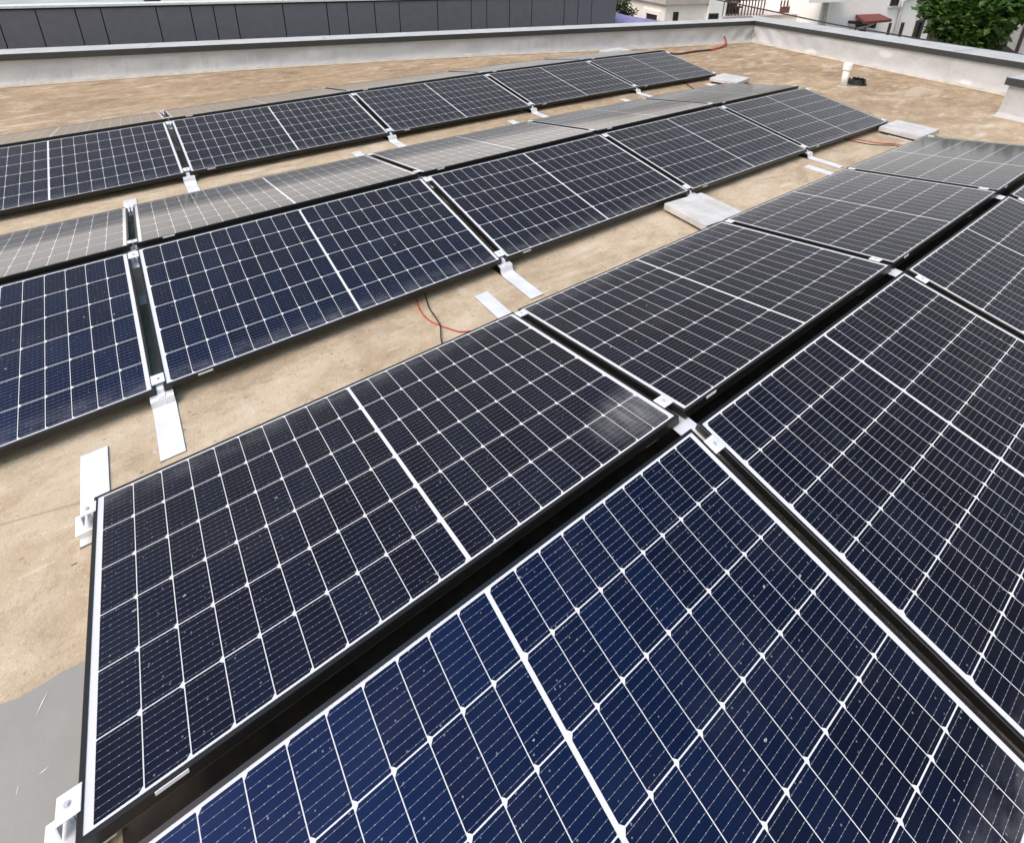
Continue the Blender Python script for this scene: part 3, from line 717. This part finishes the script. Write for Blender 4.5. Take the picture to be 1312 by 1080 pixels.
b_ = bmesh.new(); box(b_, s_end - .03, 24, -.36, .03, TOPZ + .003, TOPZ + .055, .006, M=R3); link('coping', b_, M_WHITECOPE, th)
b_ = bmesh.new(); box(b_, s_end - .02, 24, -.03, .018, TOPZ - .03, TOPZ + .002, M=R3); link('drip_edge', b_, M_JOINT, th)
b_ = bmesh.new(); box(b_, s_end, 24, -9, -.361, TOPZ - .04, TOPZ - .02, M=R3); link('roof', b_, M_ROOFGREY, th)
U = on_plane(200, 1.5, P0 + NL * 1.0, NL); ua = float((U - P0) @ DL)
t2 = empty('roof_fan', 'small dark rooftop ventilator on the anthracite building roof', 'ventilator', mw=Matrix.Translation((P0[0] + DL[0] * ua + NL[0] * .6, P0[1] + DL[1] * ua + NL[1] * .6, TOPZ - .02)))
b_ = bmesh.new(); box(b_, -.16, .16, -.14, .14, 0, .10, .01); link('casing', b_, M_WFRAME, t2)
b_ = bmesh.new(); cyl(b_, (-.07, 0, .101), (-.07, 0, .16), .06, n=16); cyl(b_, (.1, 0, .101), (.1, 0, .14), .05, n=16); link('fan_cowl', b_, M_PIPE, t2)

# ------------------------------------------------------------------ houses beyond the right-hand parapet
hd = ray(2835, -44); EX = np.array([hd[0], hd[1], 0]); EX /= np.linalg.norm(EX)
def house_frame(px, dist):
    d = ray(*px); d = d / np.linalg.norm(d[:2]); P = CAM + d * dist
    n = np.array([-EX[1], EX[0], 0])
    if n @ (CAM - P) < 0: n = -n
    return np.array([P[0], P[1], 0]), n
class Facade:
    """local x along the facade (to the right), y towards the viewer, z up (world)"""
    def __init__(s, px, dist):
        s.P, s.n = house_frame(px, dist)
        s.M = Matrix(((EX[0], s.n[0], 0, s.P[0]), (EX[1], s.n[1], 0, s.P[1]), (0, 0, 1, 0), (0, 0, 0, 1)))
    def at(s, x, y, d=0.0):
        X = on_plane(x, y, s.P + s.n * d, s.n); return float((X - s.P) @ EX), float(X[2])
    def rect(s, x0, y0, x1, y1, d=0.0):
        a, za = s.at(x0, y0, d); b, zb = s.at(x1, y1, d); return min(a, b), max(a, b), min(za, zb), max(za, zb)
def part(name, mat, th, *bs, bev=0.0):
    b_ = bmesh.new()
    for q in bs: box(b_, *q, bev=bev)
    return link(name, b_, mat, th)
GZ = -4.19
def window(th, a0, a1, z0, z1, depth=.0, sill=True, mat=None):
    w_ = part('window', mat or M_GLASS, th, (a0, a1, depth - .10, depth + .012, z0, z1))
    f = .05
    part('window_frame', M_WFRAME, w_, (a0 - f, a0 - .001, depth - .08, depth + .03, z0 - f, z1 + f), (a1 + .001, a1 + f, depth - .08, depth + .03, z0 - f, z1 + f),
         (a0, a1, depth - .08, depth + .03, z1 + .001, z1 + f), (a0, a1, depth - .08, depth + .03, z0 - f, z0 - .001), ((a0 + a1) / 2 - .018, (a0 + a1) / 2 + .018, depth + .0125, depth + .03, z0, z1))
    if sill: part('sill', M_PIPE, w_, (a0 - .12, a1 + .12, depth + .001, depth + .13, z0 - f - .06, z0 - f - .001))
    return w_
# --- white house (right)
W1 = Facade((1110, 20), 25.0)
th = empty('white_house', 'white plastered house with narrow dark windows left of the green tree', 'house', mw=W1.M)
aL, _ = W1.at(1050, 20); aR, _ = W1.at(1193, 30)
part('wall', M_PLASTER, th, (aL, aR, -8, 0, GZ, 1.6))
for x0, y0, x1, y1 in ((1144.5, -6, 1149, 6.3), (1181, -8, 1191, 4.5)):
    window(th, *W1.rect(x0, y0, x1, y1))
zt = W1.at(1140, 31)[1]
for x0, x1, yt in ((1136, 1140.5, 31.5), (1151.5, 1157, 31)):
    a0, a1, z0, z1 = W1.rect(x0, 46, x1, yt); window(th, a0, a1, z1 - 1.25, z1)
a0, a1, z0, z1 = W1.rect(1170, 48, 1180, 29.5)
dr_ = part('door', M_GLASS, th, (a0, a1, -.1, .015, z1 - 2.1, z1)); part('door_frame', M_WFRAME, dr_, (a0 - .10, a0 - .001, -.1, .05, z1 - 2.1, z1 + .1), (a1 + .001, a1 + .12, -.1, .06, z1 - 2.1, z1 + .1), (a0, a1, -.1, .05, z1 + .001, z1 + .1))
part('canopy_lamp', M_DARK, th, (a1 - .05, a1 + .07, .001, .16, z1 + .22, z1 + .42), (a1 + .1, a1 + .35, .001, .25, z1 + .13, z1 + .20))
for xt, xb in ((1157, 1146), (1059, 1054.5)):
    at_, zt_ = W1.at(xt, 3, .07); ab, zb_ = W1.at(xb, 44, .07); b_ = bmesh.new()
    tube(b_, [(at_ + .8, .30, 1.5), (at_ + .25, .08, 1.1), (at_, .08, .6), ((at_ + ab) / 2, .08, -1), ((at_ + ab) / 2, .08, GZ)] if xt < 1100 else [(at_ + 1.2, .1, zt_ + .9), (at_ + .9, .08, zt_ + .22), (at_, .08, zt_ + .02), ((at_ + ab) / 2, .08, zb_), ((at_ + ab) / 2, .08, GZ)], .06, 10)
    link('downpipe', b_, M_PIPE, th, True)
ab0, ab1, _, _ = W1.rect(1193.2, 40, 1201, 0)
part('corner_board', M_BROWN, th, (aR + .002, aR + .40, -.5, .04, GZ, 1.6))
# red canopy over the house door
a0, a1, z0, z1 = W1.rect(1094, 30, 1143, 18, .4); zc0 = W1.at(1110, 27.5, .9)[1]; zc1 = W1.at(1120, 18.5)[1]
t2 = empty('door_canopy', 'small red tiled canopy over the doorway of the white house', 'canopy', mw=W1.M)
b_ = bmesh.new(); aa, bb_ = W1.at(1094.5, 21)[0], W1.at(1143, 25)[0]
va, vb, vc_, vd = W1.at(1096.5, 19.2), W1.at(1127, 18.2), W1.at(1143, 25.2, 1.0), W1.at(1108, 28.2, 1.0); aa, bb_, zc0 = va[0], vc_[0] + .2, (vc_[1] + vd[1]) / 2
V4 = [(va[0], 0.002, va[1]), (vb[0], 0.002, vb[1]), (vc_[0], 1.0, vc_[1]), (vd[0], 1.0, vd[1])]
tv = [b_.verts.new(p) for p in V4]; bv = [b_.verts.new((p[0], p[1], p[2] - .09)) for p in V4]
b_.faces.new(tv); b_.faces.new(bv[::-1])
for i in range(4): b_.faces.new((tv[i], bv[i], bv[(i + 1) % 4], tv[(i + 1) % 4]))
bmesh.ops.subdivide_edges(b_, edges=[e for e in b_.edges if abs((e.verts[0].co - e.verts[1].co).x) > 1], cuts=23, use_grid_fill=True)
link('tiles', b_, M_REDROOF, t2)
part('bracket', M_DARK, t2, (aa + .12, aa + .22, .003, .75, zc0 - .32, zc0 - .14), (aa + .12, aa + .5, .003, .18, zc0 - 1.1, zc0 - .33), (bb_ - 1.1, bb_ - 1.0, .003, .7, zc0 - .22, zc0 - .12))
b_ = bmesh.new(); tube(b_, [(bb_ - 1.05, .05, zc0 - .8), (bb_ - 1.0, .45, zc0 - .35), (bb_ - .85, .85, zc0 - .12)], .05, 8); link('brace', b_, M_PIPE, t2)
# balcony slab at the upper left of the white house
a0, a1, z0, z1 = W1.rect(1033, 4, 1100, -10, .8)
part('balcony_slab', M_PLASTER, th, (a0, a1, .003, .9, z0, z0 + .3))
# --- terrace house (middle)
W2 = Facade((985, 10), 23.0)
th = empty('terrace_house', 'pale house with a roof terrace, railings and red brown boards left of the white house', 'house', mw=W2.M)
tl, _ = W2.at(927, 15); tr, _ = W2.at(1050, 15); zf = W2.at(980, 22)[1]
part('wall', M_CREAM, th, (tl, tr + .3, -6.0, 0, GZ, zf))
part('terrace_floor', M_PINKSLAB, th, (tl, tr + .3, -6.0, .04, zf + .002, zf + .06))
part('back_wall', M_PLASTER, th, (tl, tr + .3, -6.2, -4.6, zf + .062, 1.4))
a0, a1, z0, z1 = W2.rect(980, 10, 994, -6, -1.5)
part('pillar', M_PLASTER, th, (a0, a1, -2.1, -1.5, zf + .062, 1.35))
a0, a1, z0, z1 = W2.rect(995, 10, 1001, -6, -4.5); part('doorway', M_WFRAME, th, (a0 - .2, a1 + .2, -4.62, -4.5, zf + .07, 1.3))
a0, a1, z0, z1 = W2.rect(1001, 15, 1028, 8.5, -.4); part('board_screen', M_REDBROWN, th, (a0, a1, -.5, -.4, zf + .062, z1))
a0, a1, z0, z1 = W2.rect(1033, 20, 1050, 12, -.1); part('board_screen', M_REDBROWN, th, (a0, a1, -.22, -.1, zf + .062, z1 + .1))
a0, a1, z0, z1 = W2.rect(1028, 20, 1031.3, 0, .1); part('terrace_post', M_BROWN, th, (a0, a1, .041, .16, zf - .2, 1.3))
b_ = bmesh.new(); a0, _ = W2.at(929, 10); a1, _ = W2.at(981, 10); zr_ = W2.at(950, 2)[1]
for k in range(14):
    a = a0 + (a1 - a0) * k / 13; box(b_, a - .018, a + .018, -.10, -.07, zf + .062, zr_)
box(b_, a0, a1, -.11, -.06, zr_ + .001, zr_ + .05); link('railing', b_, M_BROWN, th)
b_ = bmesh.new(); a0, _ = W2.at(1001, 5, -.45); a1, _ = W2.at(1029, 5, -.45)
for k in range(8):
    a = a0 + (a1 - a0) * k / 7; box(b_, a - .02, a + .02, -.47, -.43, W2.at(1010, 8.4, -.45)[1], W2.at(1010, 1, -.45)[1])
link('railing', b_, M_BROWN, th)
# parasol with pale canopy on the terrace
a0, z0 = W2.at(1014, 3, -1.6)
t2 = empty('parasol', 'pale drooping parasol behind the red brown boards on the terrace', 'parasol', mw=W2.M)
b_ = bmesh.new(); n = 16; ap = b_.verts.new((a0, -1.6, z0 + .55)); rg = [b_.verts.new((a0 + 1.15 * math.cos(6.2832 * k / n), -1.6 + 1.15 * math.sin(6.2832 * k / n), z0 - .12 + (.12 if k % 2 else 0))) for k in range(n)]
dn = [b_.verts.new((v.co.x, v.co.y, v.co.z - .18)) for v in rg]
for k in range(n): b_.faces.new((ap, rg[k], rg[(k + 1) % n])); b_.faces.new((rg[k], dn[k], dn[(k + 1) % n], rg[(k + 1) % n]))
link('canopy', b_, M_PINKSLAB, t2)
b_ = bmesh.new(); cyl(b_, (a0, -1.6, zf + .062), (a0, -1.6, z0 + .5), .03); link('pole', b_, M_PIPE, t2)
# dark covered swing / lounger on the terrace
a0, a1, z0, z1 = W2.rect(946, 20, 969, 12.5, .3)
t2 = empty('sun_lounger', 'dark cushioned sun lounger with a white towel on the terrace edge', 'lounger', mw=W2.M)
zl = zf + .062
part('frame', M_WFRAME, t2, (a0, a1, -1.2, -.45, zl + .22, zl + .28), (a0 + .1, a0 + .16, -1.1, -.5, zl, zl + .219), (a1 - .16, a1 - .1, -1.1, -.5, zl, zl + .219))
part('cushion', M_DARK, t2, (a0, a0 + (a1 - a0) * .65, -1.2, -.45, zl + .281, zl + .42), bev=.04)
b_ = bmesh.new(); box(b_, 0, (a1 - a0) * .36, -1.2, -.45, 0, .12, .04, M=Matrix.Translation((a0 + (a1 - a0) * .62, 0, zl + .30)) @ Matrix.Rotation(-.6, 4, 'Y')); link('backrest', b_, M_DARK, t2)
part('towel', M_PVC, t2, (a0 + (a1 - a0) * .6, a0 + (a1 - a0) * .72, -1.1, -.44, zl + .425, zl + .45))
# --- cream house (left of the terrace house): front face plus a side face that runs back
W3 = Facade((880, 15), 21.0)
th = empty('cream_house', 'cream house with shuttered windows and flat terrace roof right of the lilac awning', 'house', mw=W3.M)
c0, _ = W3.at(852.5, 15); c1, _ = W3.at(905, 12); c2, _ = W3.at(927, 12); zs = W3.at(870, 5.8)[1]
part('wall', M_CREAM, th, (c0, c1, -5.5, 0, GZ, zs))
part('roof_slab', M_PINKSLAB, th, (c0 - .12, c1, -5.6, .12, zs + .002, zs + .24))
part('terrace_wall', M_PINKSLAB, th, (c0 + .3, c1, -1.3, -1.1, zs + .241, zs + .95), (c0 - .05, c0 + .1, -5.5, -1.1, zs + .241, zs + .95))
part('tower_wall', M_PLASTER, th, (c1 + .003, c2, -5.5, .15, GZ, 1.3))
for x0, y0, x1, y1, m_ in ((863, 26.7, 867.5, 17.6, M_GLASS),):
    window(th, *W3.rect(x0, y0, x1, y1), mat=m_)
a0, a1, z0, z1 = W3.rect(908.6, 24.5, 918.7, 19.3, .15); window(th, a0, a1, z0, z1, .15)
# side face (runs back from the corner at c0): window with deep white reveal
sy0 = None
Pc = W3.P + EX * c0
X1 = on_plane(829.6, 17, Pc, EX); X2 = on_plane(843, 27, Pc, EX)
y1_, y2_ = float((X1 - W3.P) @ W3.n), float((X2 - W3.P) @ W3.n)
ya, yb = min(y1_, y2_), max(y1_, y2_)
w_ = part('window', M_SHUT, th, (c0 - .02, c0 + .1, ya, yb, X2[2], X1[2])); part('window_frame', M_PLASTER, w_, (c0 - .06, c0 + .1, ya - .25, ya - .001, X2[2] - .1, X1[2] + .15), (c0 - .06, c0 + .1, yb + .001, yb + .15, X2[2] - .1, X1[2] + .15), (c0 - .06, c0 + .1, ya, yb, X1[2] + .001, X1[2] + .15))
# yellow house further left, lilac awning and shrub
W4 = Facade((815, 5), 27.0)
th = empty('yellow_house', 'pale yellow house wall showing between the anthracite building and the cream house', 'house', mw=W4.M)
a0, _ = W4.at(780, 8); a1, _ = W4.at(824, 8)
part('wall', M_YELLOW, th, (a0, a1, -6, 0, GZ, 1.2)); part('base_course', M_PINKSLAB, th, (a0, a1, .003, .10, GZ, W4.at(812, 20)[1]))
W5 = Facade((812, 22), 18.5)
a0, z0 = W5.at(789.5, 16.0); a1, z1 = W5.at(850, 27.5); zt5 = z0
th = empty('awning', 'lilac sloping fabric awning between the anthracite building and the cream house', 'awning', mw=W5.M)
b_ = bmesh.new(); n = 14
for j in range(2):
    pass
T, Bt = [], []
for k in range(n + 1):
    f = k / n; a = a0 - 2.2 + (a1 - a0 + 2.2) * f; px = 789.5 - 20 + f * 80
    zz = z0 + (z1 - z0) * max(0.0, (a - a0) / (a1 - a0)) ** .72
    T.append(b_.verts.new((a, 0, zz))); Bt.append(b_.verts.new((a, 2.6, zz - 1.25 - .02 * math.sin(k * 2.2))))
for k in range(n): b_.faces.new((T[k], T[k + 1], Bt[k + 1], Bt[k]))
bmesh.ops.solidify(b_, geom=b_.faces[:], thickness=.02); link('canopy', b_, M_LILAC, th)
for a, y_, zt_ in ((a0 - 1.0, 2.48, z0 - 1.9), (a0 + 1.2, 2.48, z0 - 1.9), (a0 - 1.0, .08, z1 - .35), (a0 + 1.2, .08, z1 - .35)):
    part('post', M_PIPE, th, (a - .03, a + .03, y_ - .03, y_ + .03, GZ, zt_))

# ------------------------------------------------------------------ overhead wire
b_ = bmesh.new()
def at_dist(x, y, D): d = ray(x, y); return CAM + d / np.linalg.norm(d[:2]) * D
wp = [tuple(at_dist(x, y, D)) for x, y, D in ((890, -6, 16), (919, 0.3, 15.8), (980, 13, 15.4), (1040, 25.8, 15.0), (1090, 35.5, 14.8), (1160, 47, 14.5), (1205, 55, 14.3), (1262, 64, 14.1), (1330, 73, 13.9))]
tube(b_, spline(wp, 6), .018, 6); tag(link('overhead_wire', b_, M_DARK, None, True), 'dark overhead wire slanting down in front of the pale houses', 'wire')

# ------------------------------------------------------------------ foliage
def leaf_mat(name, a, b2, c_):
    m, nt, b = new_mat(name); g = nt.nodes.new('ShaderNodeNewGeometry'); o = coords(nt)
    r = N(nt, g.outputs['Random Per Island']); f = noise(nt, o, 1.6, 3)
    c = mixc(nt, r, a, b2); c = mixc(nt, f.smooth(.5, .75) * .7, c, c_)
    setv(nt, b.inputs['Base Color'], c); b.inputs['Roughness'].default_value = .45; b.inputs['Specular IOR Level'].default_value = .4
    tr = nt.nodes.new('ShaderNodeBsdfTranslucent'); setv(nt, tr.inputs['Color'], c)
    ms = nt.nodes.new('ShaderNodeMixShader'); ms.inputs[0].default_value = .22
    out = [n for n in nt.nodes if n.type == 'OUTPUT_MATERIAL'][0]
    nt.links.new(b.outputs[0], ms.inputs[1]); nt.links.new(tr.outputs[0], ms.inputs[2]); nt.links.new(ms.outputs[0], out.inputs[0])
    return m
M_LEAF = leaf_mat('tree_leaves', (.026, .068, .012), (.070, .145, .024), (.14, .23, .034))
M_LEAF2 = leaf_mat('shrub_leaves', (.03, .06, .025), (.07, .11, .05), (.10, .14, .07))
M_BARK = plain('bark', (.07, .05, .035), .9, 0, .25, 20, .01)
def leaf(b_, p, d, s):
    d = d.normalized(); sd_ = d.cross(Vector((random.gauss(0, .5), random.gauss(0, .5), 1))).normalized(); nn = d.cross(sd_)
    w = s * .38
    a = b_.verts.new(p); l = b_.verts.new(p + d * s * .45 + sd_ * w + nn * s * .06); t = b_.verts.new(p + d * s - nn * s * .10); r = b_.verts.new(p + d * s * .45 - sd_ * w + nn * s * .06)
    b_.faces.new((a, l, t)); b_.faces.new((a, t, r))
def tree(name, label, cat, base, top_z, clumps, leafs, mat, trunk_r, per, group=None):
    th = empty(name, label, cat, group, loc=base); B = Vector(base)
    b_ = bmesh.new(); H = top_z - base[2]
    tube(b_, [(0, 0, 0), (.05, .02, H * .25), (-.04, .05, H * .5), (.02, 0, H * .8)], trunk_r, 9)
    for (c, r) in clumps:
        c = Vector(c) - B; st = Vector((0, 0, max(.3, c.z * .55))); tube(b_, [st, st.lerp(c, .5) + Vector((0, 0, .15)), c], trunk_r * .28, 6)
    link('trunk', b_, M_BARK, th)
    b_ = bmesh.new()
    for (c, r) in clumps:
        c = Vector(c) - B
        for k in range(int(per * r * r)):
            v = Vector((random.gauss(0, 1), random.gauss(0, 1), random.gauss(0, 1))).normalized()
            rad = r * (random.random() ** .45); p = c + Vector((v.x * rad, v.y * rad, v.z * rad * .75))
            ax = (v + Vector((0, 0, -.5)) + Vector((random.gauss(0, .5), random.gauss(0, .5), random.gauss(0, .4)))).normalized()
            for q in range(5):         # a spray: leaflets along a short twig
                pp = p + ax * (q * leafs * .42); dd = ax * .6 + Vector((random.gauss(0, .7), random.gauss(0, .7), random.gauss(0, .5)))
                leaf(b_, pp, dd, leafs * random.uniform(.7, 1.25))
    link('crown', b_, mat, th)
TC = at_dist(1262, 12, 17.0); cl = []
for (x, y, D, r) in ((1226, 14, 16.5, .50), (1222, -4, 17, .52), (1240, 32, 16.6, .50), (1254, 42, 17, .38), (1252, 16, 16.4, .62), (1264, 22, 16.6, .38), (1286, -1, 16.6, .52), (1262, 2, 17, .70), (1308, -8, 17, .45), (1334, -16, 17, .5), (1243, 44, 17.4, .34), (1300, -12, 17.5, .6), (1352, -14, 17.3, .7), (1236, -6, 17.6, .50), (1260, 48, 16.7, .14), (1216, 30, 16.9, .20), (1213, 6, 16.9, .22)):
    cl.append((tuple(at_dist(x, y, D)), r))
tree('leafy_tree', 'bushy green tree with light and dark leaf clumps beside the white house', 'tree', (TC[0], TC[1], -4.2), 1.4, cl, .16, M_LEAF, .115, 900)
SC = at_dist(799, 10, 19.0); cl = []
for (x, y, D, r) in ((797, 9, 19, .26), (793, 15, 18.9, .22), (803, 15, 19, .20), (799, 4, 19.2, .20), (806, 17, 19, .12)): cl.append((tuple(at_dist(x, y, D)), r))
tree('shrub', 'small pale leaved shrub above the lilac awning', 'shrub', (SC[0], SC[1], -4.2), float(SC[2]), cl, .10, M_LEAF2, .04, 900)
# pale fence right of the tree
W6 = Facade((1290, 60), 22.0)
th = empty('garden_fence', 'pale panel fence with slim posts right of the tree', 'fence', mw=W6.M)
a0, zt6 = W6.at(1272, 50); a1, zt7 = W6.at(1345, 40)
b_ = bmesh.new(); box(b_, a0, a1, -.04, 0, GZ, zt6 + .35)
link('fence_panel', b_, M_FENCE, th)
for px in (1271, 1287.5, 1305.5, 1324, 1343):
    a, _ = W6.at(px + 1, 50); part('post', M_WFRAME if px > 1272 else M_PVC, th, (a - .035, a + .035, .002, .07, GZ, zt6 + .42))
for z_ in (-.55,): part('rail', M_PVC, th, (a0, a1, .002, .035, zt6 + z_, zt6 + z_ + .04))
W7 = Facade((1300, 70), 17.0)
a0, z7 = W7.at(1292, 70); a1, _ = W7.at(1345, 70)
th = empty('tiled_shed', 'low shed with red brown tiled roof peeking over the right parapet', 'shed', mw=W7.M)
part('wall', M_CREAM, th, (a0 + .2, a1, -2, -.3, GZ, z7 - .5))
b_ = bmesh.new(); tv = [b_.verts.new(p) for p in ((a0, .1, z7 - .55), (a1, .1, z7 - .55), (a1, -1.1, z7 + .06), (a0 + .5, -1.1, z7 + .06), (a1, -2.3, z7 - .55), (a0, -2.3, z7 - .55))]
b_.faces.new((tv[0], tv[1], tv[2], tv[3])); b_.faces.new((tv[3], tv[2], tv[4], tv[5])); b_.faces.new((tv[0], tv[3], tv[5])); b_.faces.new((tv[0], tv[5], tv[4], tv[1]))
link('roof', b_, M_REDBROWN, th)
